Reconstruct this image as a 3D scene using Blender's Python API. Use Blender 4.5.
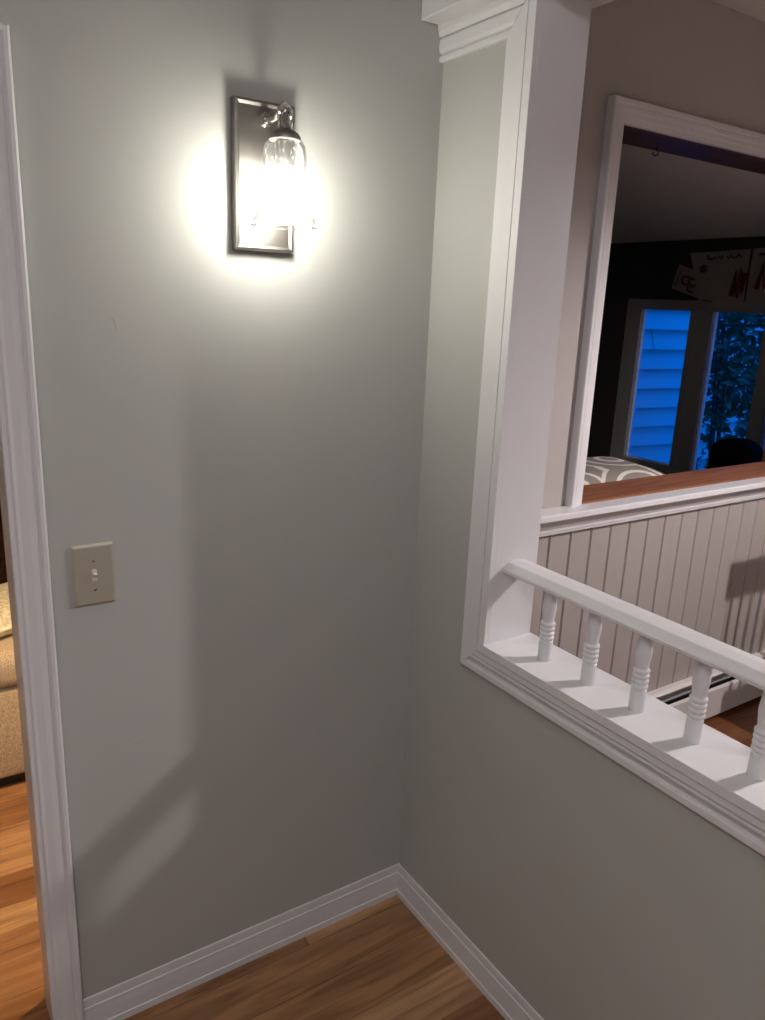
import bpy, bmesh, math, random
from mathutils import Vector, Matrix
random.seed(7)
for o in list(bpy.data.objects): bpy.data.objects.remove(o)
S = bpy.context.scene
COL = S.collection
PI = math.pi

# ---------------------------------------------------------------- camera
cam = bpy.data.cameras.new('camera'); co = bpy.data.objects.new('camera', cam); COL.objects.link(co)
co.location = (-1.1264, -1.5172, 1.6653)
co.rotation_euler = (1.30705, -0.04148, -0.57918)
cam.sensor_fit = 'HORIZONTAL'; cam.sensor_width = 36.0; cam.lens = 769.14/765*36.0
cam.clip_start = 0.02; cam.clip_end = 200
S.camera = co
# ---------------------------------------------------------------- world: dusk sky
w = bpy.data.worlds.new('dusk_sky'); S.world = w; w.use_nodes = True
bg = w.node_tree.nodes['Background']
bg.inputs['Color'].default_value = (0.002, 0.20, 1.0, 1); bg.inputs['Strength'].default_value = 1.25
# ---------------------------------------------------------------- exposure
S.view_settings.view_transform = 'Standard'; S.view_settings.look = 'None'
S.view_settings.gamma = 1.0; S.view_settings.use_curve_mapping = False
S.view_settings.exposure = 0.13
SCONCE_STRENGTH = 94.0       # bulb emission
PENDANT_STRENGTH = 1900.0
LAMP_STRENGTH = 1700.0
FOYER_FILL_STRENGTH = 58.0

# ================================================================ materials
def nt(name):
    m = bpy.data.materials.new(name); m.use_nodes = True
    return m, m.node_tree.nodes, m.node_tree.links, m.node_tree.nodes['Principled BSDF']
def paint(name, col, rough=0.5, var=0.03, bump=0.05, scale=180, metal=0.0, spec=0.5):
    m, N, L, b = nt(name)
    tc = N.new('ShaderNodeTexCoord')
    n = N.new('ShaderNodeTexNoise'); n.inputs['Scale'].default_value = 3.0; n.inputs['Detail'].default_value = 4
    L.new(tc.outputs['Object'], n.inputs['Vector'])
    mx = N.new('ShaderNodeMix'); mx.data_type = 'RGBA'
    mx.inputs[6].default_value = (*[c*(1-var) for c in col], 1); mx.inputs[7].default_value = (*[min(1, c*(1+var)) for c in col], 1)
    L.new(n.outputs['Fac'], mx.inputs[0]); L.new(mx.outputs[2], b.inputs['Base Color'])
    b.inputs['Roughness'].default_value = rough; b.inputs['Metallic'].default_value = metal
    b.inputs['Specular IOR Level'].default_value = spec
    if bump:
        n2 = N.new('ShaderNodeTexNoise'); n2.inputs['Scale'].default_value = scale; n2.inputs['Detail'].default_value = 3
        L.new(tc.outputs['Object'], n2.inputs['Vector'])
        bp = N.new('ShaderNodeBump'); bp.inputs['Strength'].default_value = bump; bp.inputs['Distance'].default_value = 0.002
        L.new(n2.outputs['Fac'], bp.inputs['Height']); L.new(bp.outputs['Normal'], b.inputs['Normal'])
    return m
def wood(name, axis='X', tint=None, rough=0.32):
    """wood whose board colour comes from the object colour, with grain along an axis"""
    m, N, L, b = nt(name)
    tc = N.new('ShaderNodeTexCoord'); mp = N.new('ShaderNodeMapping'); oi = N.new('ShaderNodeObjectInfo')
    sc = {'X': (1.3, 16, 16), 'Y': (16, 1.3, 16), 'Z': (16, 16, 1.3)}[axis]
    mp.inputs['Scale'].default_value = sc
    add = N.new('ShaderNodeVectorMath'); add.operation = 'ADD'
    cmb = N.new('ShaderNodeCombineXYZ'); mul = N.new('ShaderNodeMath'); mul.operation = 'MULTIPLY'; mul.inputs[1].default_value = 37.0
    L.new(oi.outputs['Random'], mul.inputs[0])
    for i in range(3): L.new(mul.outputs[0], cmb.inputs[i])
    L.new(tc.outputs['Object'], mp.inputs['Vector']); L.new(mp.outputs['Vector'], add.inputs[0]); L.new(cmb.outputs[0], add.inputs[1])
    n = N.new('ShaderNodeTexNoise'); n.inputs['Scale'].default_value = 2.2; n.inputs['Detail'].default_value = 7; n.inputs['Distortion'].default_value = 0.9
    L.new(add.outputs[0], n.inputs['Vector'])
    r = N.new('ShaderNodeValToRGB'); r.color_ramp.elements[0].position = 0.28; r.color_ramp.elements[0].color = (0.5, 0.42, 0.36, 1)
    r.color_ramp.elements[1].position = 0.62; r.color_ramp.elements[1].color = (1.08, 1.05, 1.02, 1)
    L.new(n.outputs['Fac'], r.inputs['Fac'])
    mx = N.new('ShaderNodeMix'); mx.data_type = 'RGBA'; mx.blend_type = 'MULTIPLY'; mx.inputs[0].default_value = 1
    if tint: mx.inputs[6].default_value = (*tint, 1)
    else: L.new(oi.outputs['Color'], mx.inputs[6])
    L.new(r.outputs['Color'], mx.inputs[7]); L.new(mx.outputs[2], b.inputs['Base Color'])
    b.inputs['Roughness'].default_value = rough
    bp = N.new('ShaderNodeBump'); bp.inputs['Strength'].default_value = 0.06; bp.inputs['Distance'].default_value = 0.002
    L.new(n.outputs['Fac'], bp.inputs['Height']); L.new(bp.outputs['Normal'], b.inputs['Normal'])
    return m
def emit(name, col, strength):
    m, N, L, b = nt(name); b.inputs['Base Color'].default_value = (*col, 1)
    b.inputs['Emission Color'].default_value = (*col, 1); b.inputs['Emission Strength'].default_value = strength
    return m
def glass(name, tint=(1, 1, 1), ior=1.3, seed=False, rough=0.03):
    m, N, L, b = nt(name); N.remove(b); out = N['Material Output']
    t = N.new('ShaderNodeBsdfTransparent'); t.inputs['Color'].default_value = (*tint, 1)
    g = N.new('ShaderNodeBsdfGlossy'); g.inputs['Roughness'].default_value = rough
    fr = N.new('ShaderNodeFresnel'); fr.inputs['IOR'].default_value = ior
    mx = N.new('ShaderNodeMixShader')
    L.new(fr.outputs[0], mx.inputs[0]); L.new(t.outputs[0], mx.inputs[1]); L.new(g.outputs[0], mx.inputs[2])
    last = mx
    if seed:
        tc = N.new('ShaderNodeTexCoord'); mp = N.new('ShaderNodeMapping'); mp.inputs['Scale'].default_value = (1, 1, 0.45)
        v = N.new('ShaderNodeTexVoronoi'); v.inputs['Scale'].default_value = 190
        L.new(tc.outputs['Object'], mp.inputs['Vector']); L.new(mp.outputs[0], v.inputs['Vector'])
        r = N.new('ShaderNodeValToRGB'); r.color_ramp.elements[0].position = 0.12; r.color_ramp.elements[0].color = (0.75, 0.75, 0.75, 1)
        r.color_ramp.elements[1].position = 0.3; r.color_ramp.elements[1].color = (0, 0, 0, 1)
        L.new(v.outputs['Distance'], r.inputs['Fac'])
        n = N.new('ShaderNodeTexNoise'); n.inputs['Scale'].default_value = 60; L.new(tc.outputs['Object'], n.inputs['Vector'])
        bp = N.new('ShaderNodeBump'); bp.inputs['Strength'].default_value = 0.25; bp.inputs['Distance'].default_value = 0.002
        L.new(n.outputs['Fac'], bp.inputs['Height']); L.new(bp.outputs[0], g.inputs['Normal'])
        d = N.new('ShaderNodeBsdfTranslucent'); d.inputs['Color'].default_value = (0.9, 0.9, 0.88, 1)
        m2 = N.new('ShaderNodeMixShader'); ml = N.new('ShaderNodeMath'); ml.operation = 'MULTIPLY_ADD'; ml.inputs[1].default_value = 0.35; ml.inputs[2].default_value = 0.03
        L.new(r.outputs['Color'], ml.inputs[0]); L.new(ml.outputs[0], m2.inputs[0]); L.new(mx.outputs[0], m2.inputs[1]); L.new(d.outputs[0], m2.inputs[2])
        last = m2
    L.new(last.outputs[0], out.inputs['Surface'])
    return m
def fabric(name, c1, c2, scale=320):
    m, N, L, b = nt(name); tc = N.new('ShaderNodeTexCoord')
    n = N.new('ShaderNodeTexNoise'); n.inputs['Scale'].default_value = scale; n.inputs['Detail'].default_value = 2
    L.new(tc.outputs['Object'], n.inputs['Vector'])
    mx = N.new('ShaderNodeMix'); mx.data_type = 'RGBA'; mx.inputs[6].default_value = (*c1, 1); mx.inputs[7].default_value = (*c2, 1)
    r = N.new('ShaderNodeValToRGB'); r.color_ramp.elements[0].position = .4; r.color_ramp.elements[1].position = .6
    L.new(n.outputs['Fac'], r.inputs['Fac']); L.new(r.outputs['Color'], mx.inputs[0]); L.new(mx.outputs[2], b.inputs['Base Color'])
    b.inputs['Roughness'].default_value = 0.95; b.inputs['Specular IOR Level'].default_value = 0.1
    bp = N.new('ShaderNodeBump'); bp.inputs['Strength'].default_value = 0.4; bp.inputs['Distance'].default_value = 0.003
    L.new(n.outputs['Fac'], bp.inputs['Height']); L.new(bp.outputs[0], b.inputs['Normal'])
    return m
def ring_fabric(name, c1, c2):
    """taupe cloth printed with pale arcs and rings"""
    m, N, L, b = nt(name); tc = N.new('ShaderNodeTexCoord')
    v = N.new('ShaderNodeTexVoronoi'); v.inputs['Scale'].default_value = 3.4; v.inputs['Randomness'].default_value = .8
    L.new(tc.outputs['Object'], v.inputs['Vector'])
    k = N.new('ShaderNodeMath'); k.operation = 'MULTIPLY'; k.inputs[1].default_value = 30
    s = N.new('ShaderNodeMath'); s.operation = 'SINE'
    r = N.new('ShaderNodeValToRGB'); r.color_ramp.elements[0].position = .55; r.color_ramp.elements[1].position = .72
    L.new(v.outputs['Distance'], k.inputs[0]); L.new(k.outputs[0], s.inputs[0]); L.new(s.outputs[0], r.inputs['Fac'])
    mx = N.new('ShaderNodeMix'); mx.data_type = 'RGBA'; mx.inputs[6].default_value = (*c1, 1); mx.inputs[7].default_value = (*c2, 1)
    L.new(r.outputs['Color'], mx.inputs[0]); L.new(mx.outputs[2], b.inputs['Base Color']); b.inputs['Roughness'].default_value = .95
    return m

M = {}
M['wall'] = paint('sage_grey_wall_paint', (0.455, 0.46, 0.44), 0.42, 0.025, 0.10, 260)
M['dwall'] = paint('warm_grey_dining_wall_paint', (0.44, 0.405, 0.385), 0.55, 0.025, 0.06, 240)
M['trim'] = paint('white_trim_paint', (0.72, 0.715, 0.73), 0.33, 0.02, 0.03, 90)
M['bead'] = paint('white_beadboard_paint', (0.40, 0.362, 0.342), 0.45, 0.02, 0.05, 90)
M['ceil'] = paint('white_ceiling_paint', (0.68, 0.66, 0.64), 0.8, 0.02, 0.15, 120)
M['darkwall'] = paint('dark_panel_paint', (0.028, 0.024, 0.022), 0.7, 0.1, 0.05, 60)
M['beige'] = paint('beige_room_paint', (0.5, 0.44, 0.36), 0.6, 0.02, 0.05, 200)
M['sash'] = paint('grey_window_paint', (0.24, 0.225, 0.215), 0.5, 0.05, 0.03, 60)
M['outsash'] = paint('pale_outer_sash', (0.75, 0.76, 0.78), 0.5, 0.03, 0, 60)
M['plank'] = wood('oak_floor_plank', 'X')
M['sillwood'] = wood('brown_sill_wood', 'X', (0.27, 0.105, 0.048), 0.75)
M['linerwood'] = wood('dark_brown_liner_wood', 'X', (0.085, 0.036, 0.022), 0.45)
M['chairwood'] = wood('dark_chair_wood', 'Z', (0.10, 0.05, 0.03), 0.4)
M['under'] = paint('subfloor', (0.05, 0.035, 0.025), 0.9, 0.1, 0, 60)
M['nickel'] = paint('brushed_dark_nickel', (0.26, 0.245, 0.23), 0.42, 0.06, 0.03, 400, metal=1.0)
M['chrome'] = paint('polished_nickel', (0.55, 0.53, 0.5), 0.16, 0.03, 0, 100, metal=1.0)
M['plate'] = paint('brushed_beige_plate', (0.52, 0.49, 0.40), 0.42, 0.05, 0.04, 300, metal=0.45)
M['ivory'] = paint('ivory_plastic', (0.72, 0.66, 0.55), 0.35, 0.02, 0, 60)
M['dark'] = paint('dark_slot', (0.012, 0.011, 0.010), 0.6, 0.1, 0, 60)
M['fin'] = paint('aluminium_fin', (0.42, 0.42, 0.42), 0.4, 0.05, 0, 60, metal=0.8)
M['heater'] = paint('white_heater_enamel', (0.66, 0.63, 0.61), 0.4, 0.02, 0.02, 60)
M['shadeglass'] = glass('seeded_clear_glass', (0.97, 0.97, 0.96), 1.18, True, 0.10)
M['pane'] = glass('window_pane_glass', (0.93, 0.95, 0.97), 1.25)
M['bulb'] = emit('lit_sconce_bulb', (1.0, 0.96, 0.85), SCONCE_STRENGTH)
M['pbulb'] = emit('lit_pendant_bulb', (1.0, 0.91, 0.91), PENDANT_STRENGTH)
M['dome'] = emit('added_fill_glow', (1.0, 0.95, 0.99), FOYER_FILL_STRENGTH)  # glow of the added fill dome, lifts the foyer's overall brightness
M['lbulb'] = emit('lit_lamp_bulb', (1.0, 0.69, 0.37), LAMP_STRENGTH)
M['couch'] = fabric('beige_tweed', (0.36, 0.29, 0.215), (0.62, 0.53, 0.42))
M['cream'] = fabric('cream_plush', (0.46, 0.42, 0.32), (0.66, 0.62, 0.52), 90)
M['piping'] = fabric('cream_cord', (0.7, 0.66, 0.58), (0.8, 0.76, 0.68), 200)
M['maroon'] = fabric('maroon_knit', (0.008, 0.004, 0.003), (0.03, 0.012, 0.009), 120)
M['sofa'] = fabric('dark_brown_chenille', (0.03, 0.024, 0.02), (0.05, 0.04, 0.033), 150)
M['black'] = fabric('black_upholstery', (0.006, 0.006, 0.007), (0.012, 0.012, 0.013), 150)
M['pillow'] = ring_fabric('taupe_ring_print', (0.27, 0.235, 0.20), (0.74, 0.69, 0.63))
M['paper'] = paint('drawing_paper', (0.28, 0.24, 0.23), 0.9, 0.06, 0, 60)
M['redink'] = paint('red_marker', (0.14, 0.018, 0.028), 0.8, 0.1, 0, 60)
M['ink'] = paint('dark_marker', (0.05, 0.03, 0.04), 0.8, 0.1, 0, 60)
M['siding'] = paint('painted_clapboard', (0.62, 0.66, 0.70), 0.6, 0.05, 0.08, 60)
M['leaf'] = paint('shrub_leaf', (0.06, 0.22, 0.12), 0.5, 0.35, 0, 60)
M['bark'] = paint('shrub_bark', (0.08, 0.06, 0.05), 0.8, 0.2, 0.1, 60)
M['soil'] = paint('garden_ground', (0.10, 0.12, 0.06), 0.9, 0.3, 0.3, 20)
M['shadecloth'] = fabric('white_lampshade_cloth', (0.8, 0.76, 0.7), (0.85, 0.82, 0.76), 200)
def translucent(name, col):
    m, N, L, b = nt(name); N.remove(b); d = N.new('ShaderNodeBsdfDiffuse'); t = N.new('ShaderNodeBsdfTranslucent')
    d.inputs['Color'].default_value = (*col, 1); t.inputs['Color'].default_value = (*col, 1)
    mx = N.new('ShaderNodeMixShader'); mx.inputs[0].default_value = .5
    L.new(d.outputs[0], mx.inputs[1]); L.new(t.outputs[0], mx.inputs[2]); L.new(mx.outputs[0], N['Material Output'].inputs['Surface'])
    return m
M['frost'] = translucent('frosted_white_shade', (0.8, 0.76, 0.72))

# ================================================================ mesh helpers
def link_mesh(name, me, mat, parent=None, loc=None):
    o = bpy.data.objects.new(name, me); COL.objects.link(o)
    if mat and not me.materials: me.materials.append(mat)
    if parent: o.parent = parent
    if loc is not None: o.location = loc
    return o
def world_loc(o):
    v = Vector(o.location)
    while o.parent: o = o.parent; v += Vector(o.location)
    return v
def obj(name, bm, mat, parent=None, smooth=False, angle=35):
    """links a bmesh given in world coordinates as one object with its origin at its base"""
    bmesh.ops.recalc_face_normals(bm, faces=bm.faces)
    vs = [v.co for v in bm.verts]
    lo = Vector((min(v[i] for v in vs) for i in range(3))); hi = Vector((max(v[i] for v in vs) for i in range(3)))
    org = Vector(((lo.x+hi.x)/2, (lo.y+hi.y)/2, lo.z))
    bmesh.ops.translate(bm, verts=bm.verts, vec=-org)
    me = bpy.data.meshes.new(name); bm.to_mesh(me); bm.free()
    if smooth:
        for p in me.polygons: p.use_smooth = True
        try: me.set_sharp_from_angle(angle=math.radians(angle))
        except Exception: pass
    o = link_mesh(name, me, M[mat] if isinstance(mat, str) else mat, parent)
    o.location = org - (world_loc(parent) if parent else Vector((0, 0, 0)))
    return o
def box(bm, a, b, bev=0.0, seg=1):
    lo = [min(a[i], b[i]) for i in range(3)]; hi = [max(a[i], b[i]) for i in range(3)]
    c = [(lo[i]+hi[i])/2 for i in range(3)]; s = [hi[i]-lo[i] for i in range(3)]
    mt = Matrix.Translation(c) @ Matrix.Diagonal((*s, 1))
    r = bmesh.ops.create_cube(bm, size=1.0, matrix=mt)
    if bev:
        es = list({e for v in r['verts'] for e in v.link_edges})
        bmesh.ops.bevel(bm, geom=es, offset=bev, segments=seg, affect='EDGES', profile=0.5)
    return bm
def BOX(a, b, bev=0.0, seg=1): return box(bmesh.new(), a, b, bev, seg)
def lathe(bm, prof, c, n=24, cap=True, axis='Z'):
    rings = []
    for r, z in prof:
        ring = []
        for k in range(n):
            t = 2*PI*k/n; x, y = r*math.cos(t), r*math.sin(t)
            p = (c[0]+x, c[1]+y, c[2]+z) if axis == 'Z' else ((c[0]+x, c[1]+z, c[2]+y) if axis == 'Y' else (c[0]+z, c[1]+x, c[2]+y))
            ring.append(bm.verts.new(p))
        rings.append(ring)
    for a, b in zip(rings, rings[1:]):
        for k in range(n): bm.faces.new((a[k], a[(k+1) % n], b[(k+1) % n], b[k]))
    if cap:
        bm.faces.new(rings[0]); bm.faces.new(rings[-1])
    return bm
def LATHE(prof, c, n=24, cap=True, axis='Z'): return lathe(bmesh.new(), prof, c, n, cap, axis)
def tube(bm, pts, r, n=10, cap=True, closed=False):
    pts = [Vector(p) for p in pts]; rings = []
    m = len(pts); up = None
    for i, p in enumerate(pts):
        if closed: d = pts[(i+1) % m]-pts[i-1]
        else: d = pts[min(i+1, m-1)]-pts[max(i-1, 0)]
        d.normalize()
        if up is None: up = d.orthogonal().normalized()
        else: up = (up - d*up.dot(d)); up = up.normalized() if up.length > 1e-6 else d.orthogonal().normalized()
        s = d.cross(up); rr = r[i] if isinstance(r, (list, tuple)) else r
        rings.append([bm.verts.new(p+rr*(math.cos(2*PI*k/n)*up+math.sin(2*PI*k/n)*s)) for k in range(n)])
    seq = list(zip(rings, rings[1:])) + ([(rings[-1], rings[0])] if closed else [])
    for a, b in seq:
        for k in range(n): bm.faces.new((a[k], a[(k+1) % n], b[(k+1) % n], b[k]))
    if cap and not closed: bm.faces.new(rings[0]); bm.faces.new(rings[-1])
    return bm
def TUBE(*a, **k): return tube(bmesh.new(), *a, **k)
def extrude(prof, p0, p1, A, B, m0=0.0, m1=0.0):
    """profile of (a,b) points extruded p0->p1; a runs along A, b along B; ends are mitred by m0*a, m1*a"""
    bm = bmesh.new(); p0 = Vector(p0); p1 = Vector(p1); A = Vector(A); B = Vector(B); d = (p1-p0).normalized()
    r0 = [bm.verts.new(p0+A*a+B*b+d*(m0*a)) for a, b in prof]; r1 = [bm.verts.new(p1+A*a+B*b+d*(m1*a)) for a, b in prof]
    n = len(prof)
    for k in range(n): bm.faces.new((r0[k], r0[(k+1) % n], r1[(k+1) % n], r1[k]))
    bm.faces.new(r0); bm.faces.new(r1)
    return bm
def tag(o, label, cat, group=None, kind=None):
    if label: o['label'] = label
    if cat: o['category'] = cat
    if group: o['group'] = group
    if kind: o['kind'] = kind
    return o
def thing(name, loc, label, cat, group=None, kind=None):
    o = bpy.data.objects.new(name, None); COL.objects.link(o); o.location = loc; o.empty_display_size = .05
    return tag(o, label, cat, group, kind)
def struct(name, bm, mat, label, cat): return tag(obj(name, bm, mat), label, cat, None, 'structure')

# ================================================================ key dimensions (metres, corner of the two walls = origin)
TA = 0.13            # thickness of the sconce wall
TB = 0.124           # thickness of the half wall
CE = 2.61            # ceiling
YJ = -0.300         # end of the opening in the half wall
YE = -2.30           # other end of that opening
ZS = 0.915           # ledge top
ZB = 2.247           # underside of the header beam
YP = 0.218           # face of the pass-through wall
YPB = 0.385          # its back
PX0, PX1 = 0.83, 2.20   # pass-through opening
PZ0, PZ1 = 1.035, 2.207
XW = 2.60            # outer wall with the windows
XL, YF = -2.40, -3.20   # foyer extents
DX0, DX1, DZ = -1.80, -0.938, 2.005   # doorway
YR = 2.30            # back of the lamp-lit room

# ================================================================ floor with planks
floor = struct('floor', BOX((XL, YF, -0.12), (XW, YR, -0.016)), 'under', 'brown oak plank floor running parallel to the sconce wall', 'floor')
pal = [(0.37, 0.195, 0.092), (0.41, 0.22, 0.108), (0.34, 0.172, 0.077), (0.50, 0.295, 0.155), (0.285, 0.135, 0.06), (0.55, 0.34, 0.18)]
edges = [0.185, 0.341, 0.41, 0.508, 0.638, 0.76, 0.87, 1.0, 1.13, 1.28, 1.42, 1.56, 1.7, 1.85, 2.0, 2.15, 2.3]
low = [-0.04, -0.162, -0.284, -0.40]
y = -0.40
while y - 0.125 > YF: y -= 0.125; low.append(round(y, 4))
low.append(YF)
rows = sorted(low + edges)
plank_cache = {}
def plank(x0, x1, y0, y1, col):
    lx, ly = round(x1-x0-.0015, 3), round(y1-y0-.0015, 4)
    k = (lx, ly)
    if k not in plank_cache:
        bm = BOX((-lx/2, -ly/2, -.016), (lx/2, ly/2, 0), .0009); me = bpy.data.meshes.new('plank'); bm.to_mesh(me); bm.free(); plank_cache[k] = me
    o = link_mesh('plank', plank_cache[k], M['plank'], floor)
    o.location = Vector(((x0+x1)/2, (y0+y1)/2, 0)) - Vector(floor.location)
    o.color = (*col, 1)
rp = random.Random(3)
forced = {-0.04: ([-0.31, 0.6, 1.5], [pal[2], pal[3], pal[0], pal[2]]),
          -0.162: ([-1.3, 0.15, 1.3], [pal[1], pal[0], pal[4], pal[2]]),
          -0.284: ([-1.0, 0.4, 1.4], [pal[2], pal[0], pal[4], pal[0]]),
          -0.40: ([-0.9, 0.1, 1.2], [pal[0], pal[3], pal[1], pal[4]]),
          0.185: ([-1.5, -0.6], [pal[1], pal[1], pal[0]]), 0.341: ([-1.6, -0.5], [pal[2], pal[1], pal[0]]),
          0.41: ([-1.4, -0.3], [pal[0], pal[5], pal[0]]), 0.508: ([-1.55, -0.4], [pal[1], pal[4], pal[0]]), 0.638: ([-1.55, -0.4], [pal[1], pal[3], pal[0]])}
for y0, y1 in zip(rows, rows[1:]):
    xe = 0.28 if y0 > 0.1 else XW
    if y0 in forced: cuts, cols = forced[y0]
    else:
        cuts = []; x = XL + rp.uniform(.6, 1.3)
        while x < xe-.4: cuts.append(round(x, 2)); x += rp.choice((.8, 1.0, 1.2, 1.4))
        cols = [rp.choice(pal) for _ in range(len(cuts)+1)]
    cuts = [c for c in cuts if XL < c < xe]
    if xe == XW:      # the boards stop under the half wall; shade on the dining side is put into the board colours
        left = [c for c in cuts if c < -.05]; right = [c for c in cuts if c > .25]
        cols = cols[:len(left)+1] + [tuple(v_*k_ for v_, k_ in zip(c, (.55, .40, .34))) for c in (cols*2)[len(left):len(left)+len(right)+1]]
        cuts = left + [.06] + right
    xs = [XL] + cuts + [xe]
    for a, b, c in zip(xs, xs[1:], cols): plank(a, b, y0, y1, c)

# ================================================================ walls and ceilings
bm = bmesh.new()
box(bm, (DX1+.014, 0, 0), (0, TA, CE)); box(bm, (DX0-.014, 0, DZ+.014), (DX1+.014, TA, CE)); box(bm, (XL, 0, 0), (DX0-.014, TA, CE))
wall_back = struct('wall_back', bm, 'wall', 'sage grey painted wall carrying the lit sconce and light switch', 'wall')
# small scuffs in the paint
arc = [( -0.738+.013*math.cos(t)*.6, -.0002, 1.597+.022*math.sin(t)) for t in [(-.3+k*.28) for k in range(9)]]
obj('paint_scuff', TUBE(arc, .0005, 5), 'wall', wall_back)
obj('paint_scuff', TUBE([(-0.745, -.0002, .717), (-.725, -.0002, .725), (-.705, -.0002, .728)], .0006, 5), 'wall', wall_back)
bm = bmesh.new()
box(bm, (0, YJ+.022, 0), (TB, YP+.0, CE)); box(bm, (0, YE, 0), (TB, YJ+.022, ZS-.022)); box(bm, (0, YF, 0), (TB, YE, CE)); box(bm, (0, YE, ZB+.1), (TB, YJ+.022, CE))
wall_right = struct('wall_right', bm, 'wall', 'sage grey half wall below the white balustrade opening', 'wall')
bm = bmesh.new()
box(bm, (.0, YP, 0), (PX0-.018, YPB, CE+.1)); box(bm, (PX1+.018, YP, 0), (XW, YPB, CE+.1)); box(bm, (PX0-.018, YP, 0), (PX1+.018, YPB, PZ0-.024)); box(bm, (PX0-.018, YP, PZ1+.018), (PX1+.018, YPB, CE+.1))
wall_far = struct('wall_far', bm, 'dwall', 'warm grey wall with the pass-through opening and beadboard below', 'wall')
struct('wall_left', BOX((XL-.1, YF, 0), (XL, YR, CE)), 'wall', 'grey wall of the foyer to the left of the doorway', 'wall')
struct('wall_front', BOX((XL-.1, YF-.1, 0), (XW+.1, YF, CE)), 'wall', 'grey wall behind the camera closing the foyer', 'wall')
struct('wall_dining', BOX((XW, YF, 0), (XW+.15, YPB, CE+.1)), 'dwall', 'warm grey outer wall of the dining side', 'wall')
struct('ceiling', BOX((XL-.1, YF-.1, CE), (XW+.15, YP-.001, CE+.1)), 'ceil', 'flat white ceiling over the foyer and dining side', 'ceiling')
struct('wall_lamp_room', BOX((XL-.1, YR, 0), (.28, YR+.1, CE)), 'beige', 'beige far wall behind the tweed couch', 'wall')
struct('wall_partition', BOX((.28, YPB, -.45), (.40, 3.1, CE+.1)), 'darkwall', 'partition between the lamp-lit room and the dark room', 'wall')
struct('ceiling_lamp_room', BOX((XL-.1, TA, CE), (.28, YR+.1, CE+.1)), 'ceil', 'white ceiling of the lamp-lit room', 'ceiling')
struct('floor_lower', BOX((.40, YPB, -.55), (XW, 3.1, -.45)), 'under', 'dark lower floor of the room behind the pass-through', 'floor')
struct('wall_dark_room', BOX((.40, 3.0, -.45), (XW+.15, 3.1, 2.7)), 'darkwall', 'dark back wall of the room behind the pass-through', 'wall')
# sloping ceiling of the dark room
bm = bmesh.new()
v = [bm.verts.new(p) for p in [(.40, YPB, 2.60), (XW, YPB, 2.055), (XW, 3.0, 2.055), (.40, 3.0, 2.60), (.40, YPB, 2.70), (XW, YPB, 2.155), (XW, 3.0, 2.155), (.40, 3.0, 2.70)]]
for f in [(0, 1, 2, 3), (4, 5, 6, 7), (0, 1, 5, 4), (1, 2, 6, 5), (2, 3, 7, 6), (3, 0, 4, 7)]: bm.faces.new([v[i] for i in f])
struct('ceiling_dark_room', bm, 'ceil', 'sloping white ceiling seen through the pass-through', 'ceiling')
# window wall of the dark room
WY0, WY1, WZ0, WZ1 = 0.40, 1.576, 0.775, 1.745
bm = bmesh.new()
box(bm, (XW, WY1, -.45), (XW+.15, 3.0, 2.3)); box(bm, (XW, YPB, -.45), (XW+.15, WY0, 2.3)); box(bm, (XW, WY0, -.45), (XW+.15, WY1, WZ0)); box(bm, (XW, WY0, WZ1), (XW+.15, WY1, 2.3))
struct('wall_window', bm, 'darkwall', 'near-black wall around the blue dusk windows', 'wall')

# ---------------------------------------------------------------- baseboards
bbp = [(0, 0), (.0095, 0), (.0095, .018), (.0068, .0195), (.0068, .050), (.0060, .066), (.0066, .073), (.0040, .075), (.0040, .090), (.0034, .0975), (.0015, .099), (0, .099)]
tag(obj('baseboard_back', extrude(bbp, (-0.8797, 0, 0), (0, 0, 0), (0, -1, 0), (0, 0, 1), 0, -1), 'trim'), 'white moulded baseboard along the foot of the sconce wall', 'baseboard', None, 'structure')
tag(obj('baseboard_right', extrude(bbp, (0, 0, 0), (0, YF, 0), (-1, 0, 0), (0, 0, 1), 1, 0), 'trim'), 'white moulded baseboard along the foot of the half wall', 'baseboard', None, 'structure')
tag(obj('baseboard_left', extrude(bbp, (XL, 0, 0), (XL, YF, 0), (1, 0, 0), (0, 0, 1), 1, 0), 'trim'), 'white baseboard along the left foyer wall', 'baseboard', None, 'structure')

# ---------------------------------------------------------------- doorway casing
cas = [(0, 0), (0, .017), (.004, .019), (.010, .0185), (.016, .014), (.019, .0155), (.030, .0150), (.044, .0125), (.050, .0125), (.054, .010), (.061, .010), (.0632, .008), (.0632, 0)]   # a from outer edge
d = thing('door_1', ((DX0+DX1)/2, 0, 0), 'white cased doorway into the lamp-lit room at the left edge', 'doorway', None, 'structure')
XO = -0.8797; XI = DX1+.0021
obj('casing', extrude(cas, (XO, 0, 0), (XO, 0, 2.070), (-1, 0, 0), (0, -1, 0), 0, -1), 'trim', d)
XO2 = DX0-.0653
obj('casing', extrude(cas, (XO2, 0, 0), (XO2, 0, 2.070), (1, 0, 0), (0, -1, 0), 0, -1), 'trim', d)
obj('head_casing', extrude(cas, (XO2, 0, 2.070), (XO, 0, 2.070), (0, 0, -1), (0, -1, 0), 1, -1), 'trim', d)
obj('jamb', BOX((DX1, 0, 0), (DX1+.014, TA, DZ), .001), 'trim', d)
obj('jamb', BOX((DX0-.014, 0, 0), (DX0, TA, DZ), .001), 'trim', d)
obj('added_rear_casing', BOX((DX1+.006, TA, 0), (DX1+.07, TA+.018, 2.07), .003), 'trim', d)  # unseen casing added to shift the shadow edge on the doorway floor
obj('added_rear_casing', BOX((DX0-.07, TA, 0), (DX0-.006, TA+.018, 2.07), .003), 'trim', d)
obj('head_jamb', BOX((DX0-.014, 0, DZ), (DX1+.014, TA, DZ+.014), .001), 'trim', d)

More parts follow.
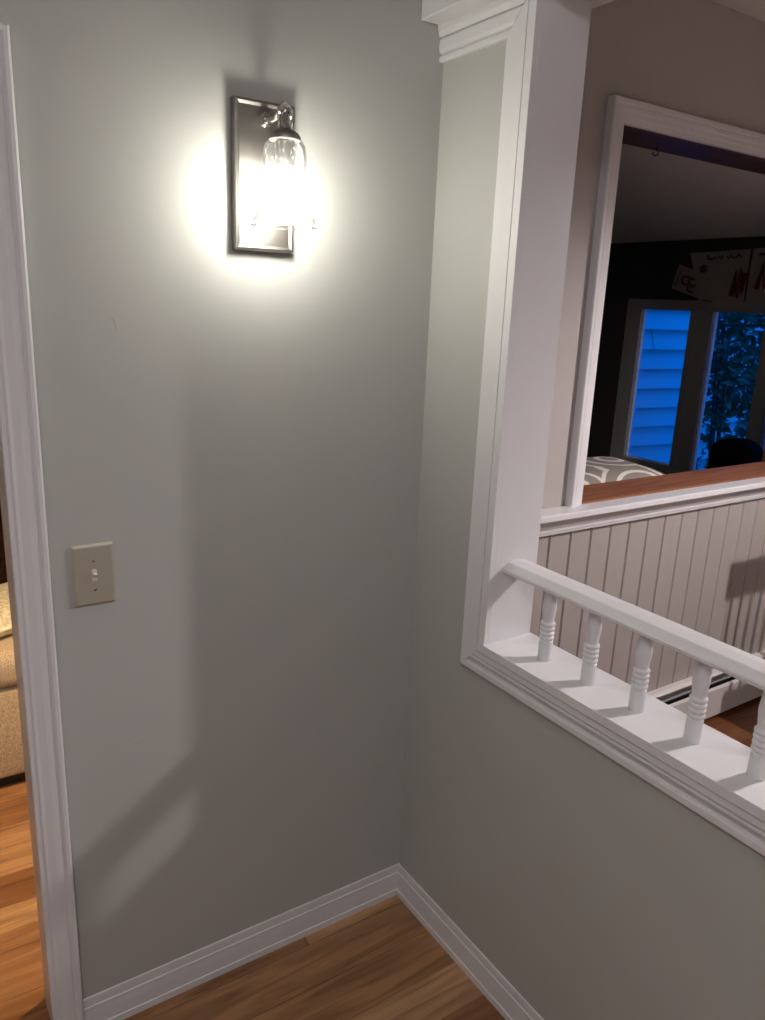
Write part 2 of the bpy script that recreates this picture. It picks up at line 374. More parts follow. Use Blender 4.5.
# ---------------------------------------------------------------- header beam over the half wall
struct('trim_1', BOX((-.066, YF, ZB), (.158, -.0005, ZB+.20), .002), 'trim', 'white header beam along the top of the opening', 'beam')
# moulding around the opening: profile a = distance from the outer edge towards the opening
mol = [(0, 0), (0, .010), (.0015, .0115), (.0135, .0115), (.0142, .0060), (.0185, .0045), (.024, .0070), (.030, .0120), (.036, .0155), (.0415, .0155), (.0420, .0095), (.0448, .0095), (.0453, .0155), (.0590, .0155), (.0595, .0100), (.0620, .0100), (.0625, .0190), (.0817, .0190), (.0825, .0182), (.0825, 0)]
molv = [(0, 0), (0, .010), (.0015, .0115), (.016, .0115), (.022, .0115), (.054, .0130), (.0575, .0130), (.0580, .0050), (.0612, .0050), (.0617, .0145), (.0820, .0145), (.0825, .0138), (.0825, 0)]
molh = [(0, 0), (0, .010), (.0015, .0115), (.011, .0115), (.0115, .0060), (.0155, .0055), (.0175, .0105), (.024, .0130), (.044, .0135), (.0445, .0080), (.0475, .0080), (.048, .0140), (.058, .018), (.0705, .020), (.0705, 0)]
YO, ZO, ZH = -0.2175, 0.8325, 2.1765
t3 = thing('trim_2', (0, YO, ZO), 'white moulded casing and ledge framing the opening in the half wall', 'casing', None, 'structure')
obj('side_casing', extrude(molv, (0, YO, ZO), (0, YO, ZH), (0, -1, 0), (-1, 0, 0), 1, 1), 'trim', t3)
obj('head_moulding', extrude(molh, (0, -.0002, ZH), (0, YO, ZH), (0, 0, 1), (-1, 0, 0), 0, 1), 'trim', t3)
obj('ledge_moulding', extrude(mol, (0, YO, ZO), (0, YE+.0, ZO), (0, 0, 1), (-1, 0, 0), 1, 0), 'trim', t3)
obj('ledge_board', BOX((-.001, YE, ZS-.022), (TB+.008, YJ+.0, ZS), .0006), 'trim', t3)
obj('jamb_board', BOX((-.0, YJ, ZS-.022), (TB+.006, YJ+.022, ZB), .0006), 'trim', t3)

# ---------------------------------------------------------------- balustrade
bal = thing('balustrade', (.064, (YJ+YE)/2, ZS), 'white handrail with short turned balusters standing on the ledge', 'railing')
rail = [(.029, 1.083), (.0208, 1.0885), (.0205, 1.0940), (.0225, 1.0965), (.0390, 1.1065), (.0430, 1.1078), (.065, 1.1108), (.087, 1.1078), (.091, 1.1065), (.1075, 1.0965), (.1095, 1.0940), (.1092, 1.0885), (.101, 1.083)]
obj('handrail', extrude(rail, (0, YJ-.0002, 0), (0, YE+.0002, 0), (1, 0, 0), (0, 0, 1)), 'trim', bal)
prof = [(.0146, 0), (.0151, .002), (.0151, .046), (.0132, .0475)]
for k in range(4):
    z = .0485+k*.0108
    prof += [(.0136, z), (.0156, z+.0015), (.0165, z+.0045), (.0156, z+.0078), (.0136, z+.0095)]
prof += [(.0130, .093), (.0130, .098), (.0142, .110), (.0156, .122), (.0150, .133), (.0136, .148), (.0128, .160), (.0134, .166), (.0134, .1695)]
bm = LATHE(prof, (0, 0, 0), 20); bmesh.ops.recalc_face_normals(bm, faces=bm.faces)
bme = bpy.data.meshes.new('baluster'); bm.to_mesh(bme); bm.free()
for p in bme.polygons: p.use_smooth = True
bme.set_sharp_from_angle(angle=math.radians(40))
for k in range(15):
    o = link_mesh('baluster', bme, M['trim'], bal); o.location = Vector((.058, -.421-.1258*k, ZS)) - Vector(bal.location)

# ---------------------------------------------------------------- pass-through trim
t4 = thing('trim_3', ((PX0+PX1)/2, YP, 1.0), 'white cased pass-through opening with brown wooden sill above the beadboard', 'casing', None, 'structure')
pc = [(0, 0), (0, .026), (.003, .030), (.014, .0305), (.018, .025), (.022, .027), (.031, .027), (.035, .0225), (.047, .0225), (.051, .018), (.064, .016), (.066, .014), (.066, 0)]
PO = PX0-.062; PT = PZ1+.068
obj('side_casing', extrude(pc, (PO, YP, PZ0), (PO, YP, PT), (1, 0, 0), (0, -1, 0), 0, -1), 'trim', t4)
obj('side_casing', extrude(pc, (PX1+.062, YP, PZ0), (PX1+.062, YP, PT), (-1, 0, 0), (0, -1, 0), 0, -1), 'trim', t4)
obj('head_casing', extrude(pc, (PO, YP, PT), (PX1+.062, YP, PT), (0, 0, -1), (0, -1, 0), 1, -1), 'trim', t4)
obj('stool', BOX((TB+.001, .138, 1.012), (XW-.001, YP, PZ0), .004, 2), 'trim', t4)
ap = [(0, 0), (.004, 0), (.016, .003), (.017, .012), (.021, .014), (.021, .024), (.026, .028), (.030, .038), (.034, .058), (.034, .063), (0, .063)]
obj('apron_moulding', extrude(ap, (TB+.001, .2, .949), (XW-.001, .2, .949), (0, -1, 0), (0, 0, 1)), 'trim', t4)
obj('wooden_sill', BOX((PX0, YP-.016, PZ0-.0), (PX1, YPB+.004, PZ0+.006), .002), 'sillwood', t4)
obj('sill_base', BOX((PX0-.018, YP, PZ0-.024), (PX1+.018, YPB, PZ0)), 'sillwood', t4)
obj('head_liner', BOX((PX0-.018, YP-.001, PZ1), (PX1+.018, YPB+.002, PZ1+.018)), 'linerwood', t4)
obj('side_liner', BOX((PX0-.018, YP-.001, PZ0), (PX0, YPB+.002, PZ1)), 'linerwood', t4)
obj('side_liner', BOX((PX1, YP-.001, PZ0), (PX1+.018, YPB+.002, PZ1)), 'linerwood', t4)
# beadboard planks on the far wall
bm = bmesh.new(); wbd = .0968
pr = [(-wbd/2, 0), (-wbd/2, .0115), (-wbd/2+.0040, .018), (wbd/2-.0040, .018), (wbd/2, .0115), (wbd/2, 0)]
bd = extrude(pr, (0, 0, 0), (0, 0, .948), (1, 0, 0), (0, -1, 0)); bmesh.ops.recalc_face_normals(bd, faces=bd.faces)
bdm = bpy.data.meshes.new('bead_board'); bd.to_mesh(bdm); bd.free()
k = 0; x = .2435
while x+wbd/2 < XW:
    o = link_mesh('bead_board', bdm, M['bead'], wall_far); o.location = Vector((x, YP, 0)) - Vector(wall_far.location); x += .1003

# ---------------------------------------------------------------- baseboard heater
HX0, HX1 = .95, 2.50
h = thing('baseboard_heater', ((HX0+HX1)/2, .165, 0), 'long white metal baseboard heater along the foot of the beadboard', 'heater')
obj('back_panel', BOX((HX0, .193, 0), (HX1, .1995, .20), .001), 'heater', h)
hood = [(.1995, .185), (.1995, .201), (.176, .201), (.163, .193), (.163, .188), (.176, .195), (.19, .195), (.19, .185)]
obj('hood', extrude([(a, b) for a, b in hood], (HX0, 0, 0), (HX1, 0, 0), (0, 1, 0), (0, 0, 1)), 'heater', h)
front = [(.132, .022), (.132, .148), (.137, .155), (.143, .155), (.143, .150), (.138, .146), (.138, .022)]
obj('front_cover', extrude(front, (HX0, 0, 0), (HX1, 0, 0), (0, 1, 0), (0, 0, 1)), 'heater', h)
obj('damper', extrude([(.151, .168), (.156, .1725), (.1565, .171), (.1515, .1665)], (HX0+.01, 0, 0), (HX1-.01, 0, 0), (0, 1, 0), (0, 0, 1)), 'fin', h)
bm = bmesh.new(); x = HX0+.02
while x < HX1-.02: box(bm, (x, .142, .05), (x+.001, .19, .135)); x += .012
tag(obj('cooling_fins', bm, 'dark', h), None, None, None, 'stuff')
obj('end_cap', BOX((HX0-.006, .130, 0), (HX0, .1995, .203), .001), 'heater', h)
obj('end_cap', BOX((HX1, .130, 0), (HX1+.006, .1995, .203), .001), 'heater', h)

# ================================================================ wall sconce
SX, SY, SZ = -.4340, -.105, 1.892
sc = thing('wall_sconce', (SX, 0, SZ-.139), 'lit dark nickel wall sconce with bell-shaped seeded glass shade', 'wall lamp')
hw, hh = .0640, .1375
bm = bmesh.new()
def rect(y, dx, dz): return [bm.verts.new((SX+sx*dx, y, SZ+sz*dz)) for sx, sz in ((-1, -1), (1, -1), (1, 1), (-1, 1))]
rs = [rect(-.0005, hw, hh), rect(-.0165, hw, hh), rect(-.0195, hw-.0015, hh-.0015), rect(-.0205, hw-.0055, hh-.0055), rect(-.0175, hw-.0105, hh-.0105)]
for a, b in zip(rs, rs[1:]):
    for k in range(4): bm.faces.new((a[k], a[(k+1) % 4], b[(k+1) % 4], b[k]))
bm.faces.new(rs[0]); bm.faces.new(rs[-1])
obj('back_plate', bm, 'nickel', sc)
AZ = 1.996
obj('arm_mount', LATHE([(.014, -.018), (.0135, -.024), (.010, -.027), (.0085, -.030), (.008, -.032)], (SX, 0, AZ), 20, True, 'Y'), 'chrome', sc, True)
arm = [(SX, -.028, AZ), (SX, -.05, AZ-.004), (SX, -.068, AZ-.003), (SX, -.082, AZ+.004), (SX, -.094, AZ+.012), (SX, -.108, AZ+.013)]
obj('arm', TUBE(arm, [.0065, .0062, .006, .0055, .005, .0045], 12), 'chrome', sc, True)
rg = obj('ring', TUBE([(SX+.019*math.cos(t)*.86, SY+.019*math.cos(t)*.5, AZ-.006+.021*math.sin(t)) for t in [2*PI*k/24 for k in range(24)]], .0042, 10, closed=True), 'chrome', sc, True)
obj('ring', TUBE([(SX+.013*math.cos(t)*.5, SY-.013*math.cos(t)*.86, AZ-.012+.017*math.sin(t)) for t in [2*PI*k/24 for k in range(24)]], .0036, 10, closed=True), 'chrome', sc, True)
obj('shade_cap', LATHE([(.006, .020), (.010, .018), (.0115, .010), (.016, .008), (.026, .002), (.0295, -.003), (.0295, -.010), (.027, -.011)], (SX, SY, 1.958), 28), 'nickel', sc, True)
gp = [(.0285, 1.951), (.033, 1.947), (.0385, 1.938), (.0410, 1.922), (.0425, 1.90), (.0450, 1.875), (.0490, 1.85), (.0545, 1.825), (.0610, 1.805), (.0640, 1.798)]
shade = obj('glass_shade', LATHE(gp, (SX, SY, 0), 40, False), 'shadeglass', sc, True, 60)
obj('shade_rim', TUBE([(SX+.0640*math.cos(t), SY+.0640*math.sin(t), 1.798) for t in [2*PI*k/40 for k in range(40)]], .0016, 8, closed=True), 'shadeglass', shade, True)
obj('socket', LATHE([(.018, 1.950), (.0185, 1.944), (.0185, 1.907), (.0165, 1.904)], (SX, SY, 0), 24), 'nickel', sc, True)
bp_ = [(.003, 1.772)] + [(.0285*math.sin(t), 1.800-.0285*math.cos(t)) for t in [.35, .7, 1.05, 1.4, 1.75, 2.0]] + [(.022, 1.826), (.0175, 1.842), (.0145, 1.856), (.0135, 1.875), (.0135, 1.890)]
obj('bulb', LATHE(bp_, (SX, SY, 0.028), 24), 'bulb', sc, True, 80)

# ================================================================ light switch
WX, WZ = -.7975, 1.118
sw = thing('light_switch', (WX, 0, WZ-.0633), 'brushed beige toggle light switch plate on the sconce wall', 'light switch')
bm = bmesh.new()
def rect2(y, i): return [bm.verts.new((WX+sx*(.0400-i), y, WZ+sz*(.0633-i))) for sx, sz in ((-1, -1), (1, -1), (1, 1), (-1, 1))]
rs = [rect2(-.0003, 0), rect2(-.0040, 0), rect2(-.0072, .0036), rect2(-.0076, .0048)]
for a, b in zip(rs, rs[1:]):
    for k in range(4): bm.faces.new((a[k], a[(k+1) % 4], b[(k+1) % 4], b[k]))
bm.faces.new(rs[0]); bm.faces.new(rs[-1])
obj('cover_plate', bm, 'plate', sw)
obj('toggle_collar', BOX((WX-.0052, -.0088, WZ-.0122), (WX+.0052, -.007, WZ+.0122), .0012), 'ivory', sw)
bm = extrude([(-.0045, -.006), (-.0040, .004), (.004, .0105), (.0065, .008), (.0045, -.006)], (WX-.0035, -.0085, WZ), (WX+.0035, -.0085, WZ), (0, 0, 1), (0, -1, 0))
obj('toggle', bm, 'ivory', sw)
for s in (-1, 1):
    o = obj('screw', LATHE([(.0034, -.0072), (.0032, -.0086), (.0018, -.0094)], (WX, 0, WZ+s*.0302), 14, True, 'Y'), 'chrome', sw, True)
    obj('screw_slot', BOX((WX-.0026, -.0097, WZ+s*.0302-.0004), (WX+.0026, -.0088, WZ+s*.0302+.0004)), 'dark', o)

# ================================================================ hook under the pass-through header
hk = thing('cup_hook', (1.176, .354, PZ1-.03), 'small dark cup hook screwed under the pass-through header', 'hook')
obj('screw_shank', LATHE([(.006, 0), (.006, -.002), (.0018, -.003), (.0018, -.008)], (1.176, .354, PZ1), 12), 'dark', hk, True)
obj('hook_ring', TUBE([(1.176+.009*math.sin(t), .354-.004*math.sin(t), PZ1-.016+.009*math.cos(t)) for t in [k*.3 for k in range(18)]], .0017, 8), 'dark', hk, True)

# ================================================================ pendant lamp over the dining side
LX, LY, LZ = 1.60, -1.115, 2.20
pd = thing('pendant_lamp', (LX, LY, LZ-.06), 'white shaded pendant lamp hanging on the dining side beyond the balustrade', 'pendant lamp')
obj('canopy', LATHE([(.06, CE-.001), (.058, CE-.015), (.02, CE-.028), (.006, CE-.03)], (LX, LY, 0), 24), 'nickel', pd, True)
obj('cord', TUBE([(LX, LY, CE-.028), (LX, LY, LZ+.13)], .003, 8), 'dark', pd, True)
obj('lamp_holder', LATHE([(.02, LZ+.135), (.022, LZ+.13), (.022, LZ+.06), (.018, LZ+.035)], (LX, LY, 0), 20), 'nickel', pd, True)
obj('shade', LATHE([(.024, LZ+.13), (.045, LZ+.12), (.10, LZ+.06), (.15, LZ-.048), (.152, LZ-.052), (.148, LZ-.051), (.098, LZ+.055), (.043, LZ+.115), (.024, LZ+.125)], (LX, LY, 0), 32, False), 'frost', pd, True)
obj('bulb', LATHE([(.003, -.038)] + [(.038*math.sin(t), -.038*math.cos(t)) for t in [.3, .6, .9, 1.2, 1.5, 1.8, 2.1, 2.4]] + [(.016, .034), (.015, .045)], (LX, LY, LZ), 24), 'pbulb', pd, True, 80)

# unseen fill dome added above and behind the camera to brighten the foyer
fx, fy = -1.55, -2.05
cl = thing('foyer_fill_dome', (fx, fy, CE-.11), 'unseen glowing dome added behind the viewer as fill light for the foyer', 'added fill light')
obj('base_ring', LATHE([(.19, CE-.001), (.19, CE-.025), (.175, CE-.03)], (fx, fy, 0), 36), 'nickel', cl, True)
obj('dome', LATHE([(.17, CE-.03), (.165, CE-.05), (.14, CE-.08), (.09, CE-.10), (.02, CE-.109)], (fx, fy, 0), 36), 'dome', cl, True, 80)
obj('finial', LATHE([(.012, CE-.107), (.012, CE-.115), (.004, CE-.122)], (fx, fy, 0), 14), 'nickel', cl, True)

# ================================================================ dining chair (its shadow falls on the beadboard)
CX0, CX1, CY = 1.738, 2.165, -.085
ch = thing('dining_chair', ((CX0+CX1)/2, CY-.2, 0), 'dark wooden spindle-back dining chair casting its shadow on the beadboard', 'chair')
obj('top_rail', BOX((CX0, CY-.011, .885), (CX1, CY+.011, .998), .006, 2), 'chairwood', ch)
for k in range(7):
    x = CX0+.04+k*(CX1-CX0-.08)/6
    obj('spindle', TUBE([(x, CY, .455), (x, CY-.002, .66), (x, CY, .89)], [.008, .010, .007], 10), 'chairwood', ch, True)
obj('seat', BOX((CX0-.0, CY-.43, .425), (CX1+.0, CY+.02, .458), .012, 2), 'chairwood', ch)
for sx in (CX0+.04, CX1-.04):
    for sy, dy in ((CY-.38, -.03), (CY-.03, .05)):
        obj('leg', TUBE([(sx, sy+dy, 0), (sx, sy, .43)], [.014, .019], 12), 'chairwood', ch, True)
    obj('stretcher', TUBE([(sx, CY-.395, .2), (sx, CY-.004, .2)], .010, 10), 'chairwood', ch, True)

# ================================================================ dark room: window
win = thing('window_1', (XW, 1.0, WZ0), 'grey framed casement windows looking out on blue dusk siding', 'window', None, 'structure')
PANES = [(1.150, 1.471), (0.722, 1.015), (0.45, 0.639)]
G0, G1 = .835, 1.690
obj('frame_head', BOX((XW-.002, WY0, G1), (XW+.018, WY1, WZ1+.0), .003), 'sash', win)
obj('frame_bottom', BOX((XW-.002, WY0, WZ0-.0), (XW+.018, WY1, G0), .003), 'sash', win)
ys = [WY1, 1.471, 1.150, 1.015, .722, .639, .45, WY0]
for a, b in ((WY1, 1.471), (1.150, 1.015), (.722, .639), (.45, WY0)):
    obj('frame_post', BOX((XW-.002, b, G0), (XW+.018, a, G1), .002), 'sash', win)
for a, b in PANES:
    s = obj('sash', BOX((XW+.018, a-.001, G0), (XW+.040, a+.007, G1)), 'outsash', win)
    obj('sash', BOX((XW+.018, b-.007, G0), (XW+.040, b+.001, G1)), 'outsash', win)
    obj('sash', BOX((XW+.018, a+.007, G0), (XW+.040, b-.007, G0+.008)), 'outsash', win)
    obj('pane', BOX((XW+.028, a+.007, G0+.008), (XW+.032, b-.007, G1)), 'pane', win)

# sofa back and pillow just behind the pass-through
so = thing('sofa', (1.55, .85, -.45), 'dark brown sofa behind the pass-through, its back against the sill wall', 'sofa')
obj('backrest', BOX((.50, .42, -.30), (2.30, .80, .905), .05, 3), 'sofa', so, True)
obj('seat_cushion', BOX((.82, .80, -.08), (1.52, 1.32, .08), .05, 3), 'sofa', so, True)
obj('seat_cushion', BOX((1.53, .80, -.08), (2.23, 1.32, .08), .05, 3), 'sofa', so, True)
obj('base', BOX((.50, .80, -.38), (2.30, 1.32, -.08), .02, 2), 'sofa', so, True)
obj('arm', BOX((.50, .80, -.08), (.81, 1.32, .20), .05, 3), 'sofa', so, True)
obj('arm', BOX((2.24, .80, -.08), (2.30, 1.32, .20), .05, 3), 'sofa', so, True)
for x in (.60, 2.2):
    for y in (.5, 1.24): obj('foot', LATHE([(.025, -.45), (.03, -.30)], (x, y, 0), 12), 'chairwood', so, True)
def cushion(cx, cy, cz, a, b, t, n=22):
    bm = bmesh.new(); g = {}
    for side in (1, -1):
        for i in range(n+1):
            for j in range(n+1):
                u, v_ = i/n*2-1, j/n*2-1
                e = max(0, (1-u**4))*max(0, (1-v_**4)); h = t*(e**.5)
                pin = 1-.06*(1-abs(u))*0 - .07*(v_*v_)*(1-abs(u)**2)*.0
                x = a*u*(1-.06*(1-v_*v_)); y = b*v_*(1-.06*(1-u*u))
                key = (i, j, side if 0 < i < n and 0 < j < n else 0)
                if key not in g: g[key] = bm.verts.new((cx+x, cy+y, cz+side*h))
    for side in (1, -1):
        for i in range(n):
            for j in range(n):
                q = [g[(p, r, side if 0 < p < n and 0 < r < n else 0)] for p, r in ((i, j), (i+1, j), (i+1, j+1), (i, j+1))]
                try: bm.faces.new(q)
                except ValueError: pass
    return bm
pb = cushion(0, 0, 0, .31, .20, .072)
bmesh.ops.rotate(pb, verts=pb.verts, cent=(0, 0, 0), matrix=Matrix.Rotation(math.radians(-2), 3, 'Y') @ Matrix.Rotation(math.radians(-10), 3, 'Z'))
bmesh.ops.translate(pb, verts=pb.verts, vec=(1.355, .64, .980))
tag(obj('throw_pillow', pb, 'pillow', None, True, 80), 'taupe throw pillow with pale ring pattern lying behind the brown sill', 'pillow')

# papers taped to the wall above the windows
def sheet(name, corners, label, marks):
    t = thing(name, corners[0], label, 'drawing', 'drawings taped above the windows')
    c = [Vector(p) for p in corners]; n = (c[1]-c[0]).cross(c[3]-c[0]).normalized()
    if n.x > 0: n = -n
    bm = bmesh.new(); fr, bk = [], []
    N_ = 8
    for i in range(N_+1):
        for j in range(N_+1):
            u, v_ = i/N_, j/N_
            p = c[0]*(1-u)*(1-v_)+c[1]*u*(1-v_)+c[2]*u*v_+c[3]*(1-u)*v_
            wv = .004*math.sin(5*u+3*v_)
            fr.append(bm.verts.new(p+n*(.003+wv+.004))); bk.append(bm.verts.new(p+n*(.0022+wv+.004)))
    q = N_+1
    for i in range(N_):
        for j in range(N_):
            for s in (fr, bk): bm.faces.new((s[i*q+j], s[(i+1)*q+j], s[(i+1)*q+j+1], s[i*q+j+1]))
    obj('paper', bm, 'paper', t, True)
    def at(u, v_): return c[0]*(1-u)*(1-v_)+c[1]*u*(1-v_)+c[2]*u*v_+c[3]*(1-u)*v_ + n*(.0085+.004*math.sin(5*u+3*v_))
    for mname, mat, pts, r in marks: obj(mname, TUBE([at(u, v_) for u, v_ in pts], r, 6), mat, t, True)
    return t
XP = XW-.001
circ = lambda cu, cv, r, a0, a1: [(cu+r*math.cos(a), cv+r*math.sin(a)) for a in [a0+(a1-a0)*k/14 for k in range(15)]]
sheet('drawing', [(XP, 1.285, 1.805), (XP, 1.115, 1.755), (XP, 1.085, 1.875), (XP, 1.255, 1.93)], 'small tilted white drawing with dark red curls taped above the windows',
      [('red_curl', 'redink', circ(.42, .5, .16, .8, 5.4), .006), ('red_curl', 'redink', circ(.66, .52, .15, -.5, 5.4), .007), ('dark_curl', 'ink', circ(.66, .25, .12, 2.5, 5.5), .005), ('dark_curl', 'ink', [(.1, .15), (.12, .5), (.16, .8)], .004)])
sheet('drawing', [(XP-.008, 1.085, 1.712), (XP-.008, .845, 1.715), (XP-.008, .845, 1.995), (XP-.008, 1.19, 1.985)], 'large pale drawing with scribbled heading and dark red patch above the middle window',
      [('scribble', 'ink', [(.30, .95), (.29, .88), (.36, .86), (.40, .90), (.44, .86), (.47, .91), (.52, .86), (.54, .93)], .005), ('scribble', 'ink', [(.62, .90), (.65, .86), (.69, .92), (.73, .86), (.78, .88), (.82, .93), (.86, .87)], .005),
       ('dark_blot', 'ink', circ(.20, .70, .035, 0, 6.2), .012), ('red_patch', 'redink', [(.72, .2), (.80, .6), (.84, .2), (.9, .65), (.95, .25), (.98, .6)], .016), ('dark_dash', 'ink', [(.1, .12), (.3, .1)], .004)])
sheet('drawing', [(XP-.004, .835, 1.72), (XP-.004, .50, 1.72), (XP-.004, .50, 2.0), (XP-.004, .835, 1.998)], 'pale drawing with red patch at the right edge above the windows',
      [('red_patch', 'redink', [(.15, .3), (.2, .7), (.27, .3), (.33, .72), (.4, .35)], .014), ('dark_dash', 'ink', [(.1, .9), (.4, .88)], .006)])

# dark armchair silhouetted against the window
ac = thing('armchair', (2.30, .70, -.45), 'black rounded chair back silhouetted in front of the second window', 'armchair')
bm = bmesh.new()
pts = [(-.12, -.05), (-.12, .98)] + [(.12*math.cos(t)*1.0, 1.0+.075*math.sin(t)) for t in [PI-k*PI/12 for k in range(13)]] + [(.12, .98), (.12, -.05)]
obj('backrest', extrude([(a, b) for a, b in pts], (2.47, .705, 0), (2.56, .705, 0), (0, 1, 0), (0, 0, 1)), 'black', ac)
obj('seat', BOX((2.40, .53, -.05), (2.49, .88, .06), .02, 2), 'black', ac)
for y in (.56, .85):
    for x in (2.43, 2.54): obj('leg', LATHE([(.012, -.45), (.018, -.05)], (x, y, 0), 10), 'chairwood', ac, True)

# ================================================================ outside
gd = struct('ground', BOX((XW+.15, -4, -.75), (12, 9, -.6)), 'soil', 'dim garden ground outside the windows', 'ground')
hs = thing('neighbouring_house', (4.62, 3.0, -.6), 'blue-lit clapboard house wall seen through the windows', 'building')
th = math.radians(-5.4); dx_, dy_ = math.cos(th), math.sin(th)
def hp(s, out, z): return Vector((4.62+s*dx_+out*dy_, 3.0+s*dy_-out*dx_, z))   # out>0 towards the window
def hbox(s0, s1, o0, o1, z0, z1):
    bm = bmesh.new(); vs = [bm.verts.new(hp(s, o_, z)) for z in (z0, z1) for s, o_ in ((s0, o0), (s1, o0), (s1, o1), (s0, o1))]
    for f in ((0, 1, 2, 3), (4, 5, 6, 7), (0, 1, 5, 4), (1, 2, 6, 5), (2, 3, 7, 6), (3, 0, 4, 7)): bm.faces.new([vs[i] for i in f])
    return bm
obj('wall', hbox(-1.6, 5.4, -.6, -.062, -.6, 3.2), 'siding', hs)
def board(s0, s1, z0, hgt):
    bm = bmesh.new()
    sec = [(-.022, hgt+.03), (-.06, hgt+.03), (-.06, 0), (.048, 0)]
    a = [bm.verts.new(hp(s0, o_, z0+z)) for o_, z in sec]; b = [bm.verts.new(hp(s1, o_, z0+z)) for o_, z in sec]
    for k in range(4): bm.faces.new((a[k], a[(k+1) % 4], b[(k+1) % 4], b[k]))
    bm.faces.new(a); bm.faces.new(b)
    obj('siding_board', bm, 'siding', hs)
rb = random.Random(5)
for k in range(-6, 10):
    z0 = 1.364+.1717*k; cut = .05 if k == 0 else rb.uniform(1.2, 4.4)
    board(-1.6, cut-.006, z0, .1717); board(cut+.006, 5.4, z0, .1717)

sh = thing('garden_shrub', (4.15, 1.78, -.6), 'dark leafy shrub outside the second window', 'shrub')
rs_ = random.Random(11)
stems = []
for k in range(16):
    a = rs_.uniform(0, 2*PI); r = rs_.uniform(.08, .34); top = rs_.uniform(1.0, 2.1)
    bx, by = 4.15+.12*math.cos(a), 1.72+.12*math.sin(a)
    mid = (bx+.4*r*math.cos(a), by+.4*r*math.sin(a), .1+.25*top); tp = (bx+r*math.cos(a), by+r*math.sin(a), top)
    stems.append(((bx, by, -.6), mid, tp))
    obj('stem', TUBE([(bx, by, -.6), mid, tp], [.014, .010, .005], 6), 'bark', sh, True)
bm = bmesh.new()
def leaf(p, s):
    d = Vector((rs_.gauss(0, 1), rs_.gauss(0, 1), rs_.gauss(0, .6))).normalized(); e = d.orthogonal().normalized()
    e = (Matrix.Rotation(rs_.uniform(0, 6.28), 3, d) @ e); n_ = d.cross(e)
    q = [p-d*s, p+e*s*.42+n_*s*.1, p+d*s, p-e*s*.42+n_*s*.1]
    vs = [bm.verts.new(v_) for v_ in q]; bm.faces.new((vs[0], vs[1], vs[2])); bm.faces.new((vs[0], vs[2], vs[3]))
for k in range(2900):
    z = .35+1.9*rs_.random()**.75
    if z < .95 and rs_.random() < .55: continue
    R_ = .36*min(1, .6+z*.3); a = rs_.uniform(0, 2*PI); r = R_*math.sqrt(rs_.random())
    leaf(Vector((4.15+r*math.cos(a), 1.70+r*math.sin(a), z)), rs_.uniform(.03, .065))
me = bpy.data.meshes.new('foliage'); bm.to_mesh(me); bm.free()
fo = link_mesh('foliage', me, M['leaf'], sh); fo.location = -Vector(sh.location); fo['kind'] = 'stuff'

# ================================================================ lamp-lit room behind the doorway
cc = thing('couch', (-1.25, 1.5, 0), 'beige tweed couch seen through the doorway', 'couch')
obj('base', BOX((-2.25, 1.065, .045), (-.25, 1.95, .372), .018, 3), 'couch', cc, True)
for x0, x1 in ((-2.02, -1.26), (-1.25, -.48)):
    obj('seat_cushion', BOX((x0, 1.05, .374), (x1, 1.70, .505), .045, 4), 'couch', cc, True)
    obj('back_cushion', BOX((x0, 1.66, .507), (x1, 1.86, .92), .06, 4), 'couch', cc, True)
obj('arm', BOX((-.47, 1.065, .374), (-.25, 1.95, .64), .05, 3), 'couch', cc, True)
obj('arm', BOX((-2.25, 1.065, .374), (-2.03, 1.95, .64), .05, 3), 'couch', cc, True)
obj('under_couch_shade', BOX((-2.2, 1.10, 0.001), (-.3, 1.9, .046)), 'dark', cc)  # dark block standing in for the shade in the gap under the couch
obj('back', BOX((-2.02, 1.865, .374), (-.48, 1.95, .86), .03, 3), 'couch', cc, True)
for x in (-2.15, -.35):
    for y in (1.15, 1.85): obj('foot', BOX((x-.03, y-.03, 0), (x+.03, y+.03, .046), .004), 'dark', cc)
cb = cushion(0, 0, 0, .20, .17, .052)
bmesh.ops.rotate(cb, verts=cb.verts, cent=(0, 0, 0), matrix=Matrix.Rotation(math.radians(25), 3, 'Z'))
bmesh.ops.translate(cb, verts=cb.verts, vec=(-.815, 1.33, .560))
cr = thing('seat_pad', (-.815, 1.33, .507), 'cream plush cushion with corded edge lying on the couch seat', 'cushion')
obj('pad', cb, 'cream', cr, True, 80)
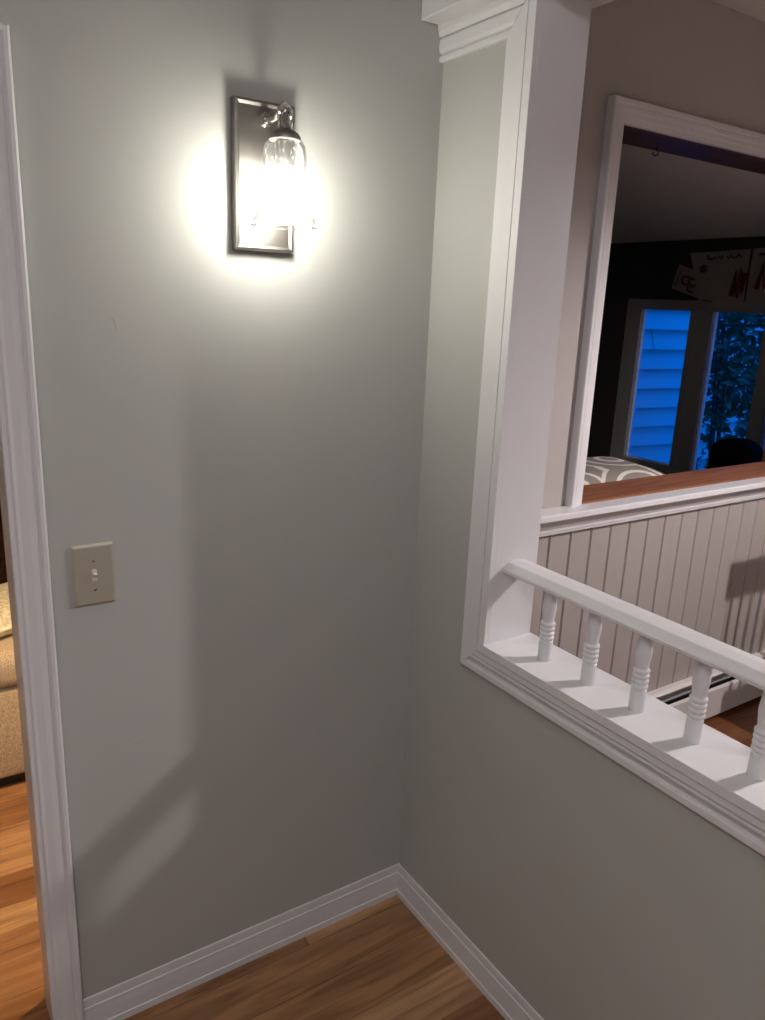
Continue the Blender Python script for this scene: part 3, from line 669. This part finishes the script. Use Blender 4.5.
c_, s_ = math.cos(math.radians(25)), math.sin(math.radians(25))
loop = []
for u, v_ in [(k/8*2-1, -1) for k in range(8)]+[(1, k/8*2-1) for k in range(8)]+[(1-k/8*2, 1) for k in range(8)]+[(-1, 1-k/8*2) for k in range(8)]:
    x, y = .20*u*(1-.06*(1-v_*v_)), .17*v_*(1-.06*(1-u*u)); loop.append((-.815+c_*x-s_*y, 1.33+s_*x+c_*y, .560))
obj('corded_edge', TUBE(loop, .007, 8, closed=True), 'piping', cr, True)
# knitted throw over the back cushion
bm = bmesh.new(); path = [(1.645, .512), (1.636, .56), (1.638, .70), (1.642, .88), (1.665, .928), (1.75, .938), (1.85, .932), (1.885, .90)]
n_ = 14; A_, B_ = [], []
for i in range(n_+1):
    x = -1.12+.56*i/n_
    for j, (y, z) in enumerate(path):
        k = .006*math.sin(i*1.3+j); A_.append(bm.verts.new((x, y-.006+k*.4, z+.004))); B_.append(bm.verts.new((x, y-.018+k, z+.012)))
q = len(path)
for s in (A_, B_):
    for i in range(n_):
        for j in range(q-1): bm.faces.new((s[i*q+j], s[(i+1)*q+j], s[(i+1)*q+j+1], s[i*q+j+1]))
tag(obj('throw_blanket', bm, 'maroon', None, True, 80), 'dark maroon knitted throw draped over the couch back', 'blanket')
# floor lamp in the corner
fl = thing('floor_lamp', (-.08, .50, 0), 'lit floor lamp in the corner of the room behind the sconce wall', 'floor lamp')
obj('base', LATHE([(.13, 0), (.13, .015), (.10, .025), (.012, .03)], (-.08, .5, 0), 28), 'nickel', fl, True)
obj('pole', TUBE([(-.08, .5, .028), (-.08, .5, 1.50)], .011, 12), 'nickel', fl, True)
obj('shade', LATHE([(.19, 1.44), (.13, 1.70), (.128, 1.70), (.188, 1.44)], (-.08, .5, 0), 32, False), 'frost', fl, True)
obj('bulb', LATHE([(.012, 1.50), (.014, 1.52), (.03, 1.55), (.033, 1.57), (.028, 1.595), (.012, 1.61)], (-.08, .5, 0), 20), 'lbulb', fl, True, 80)
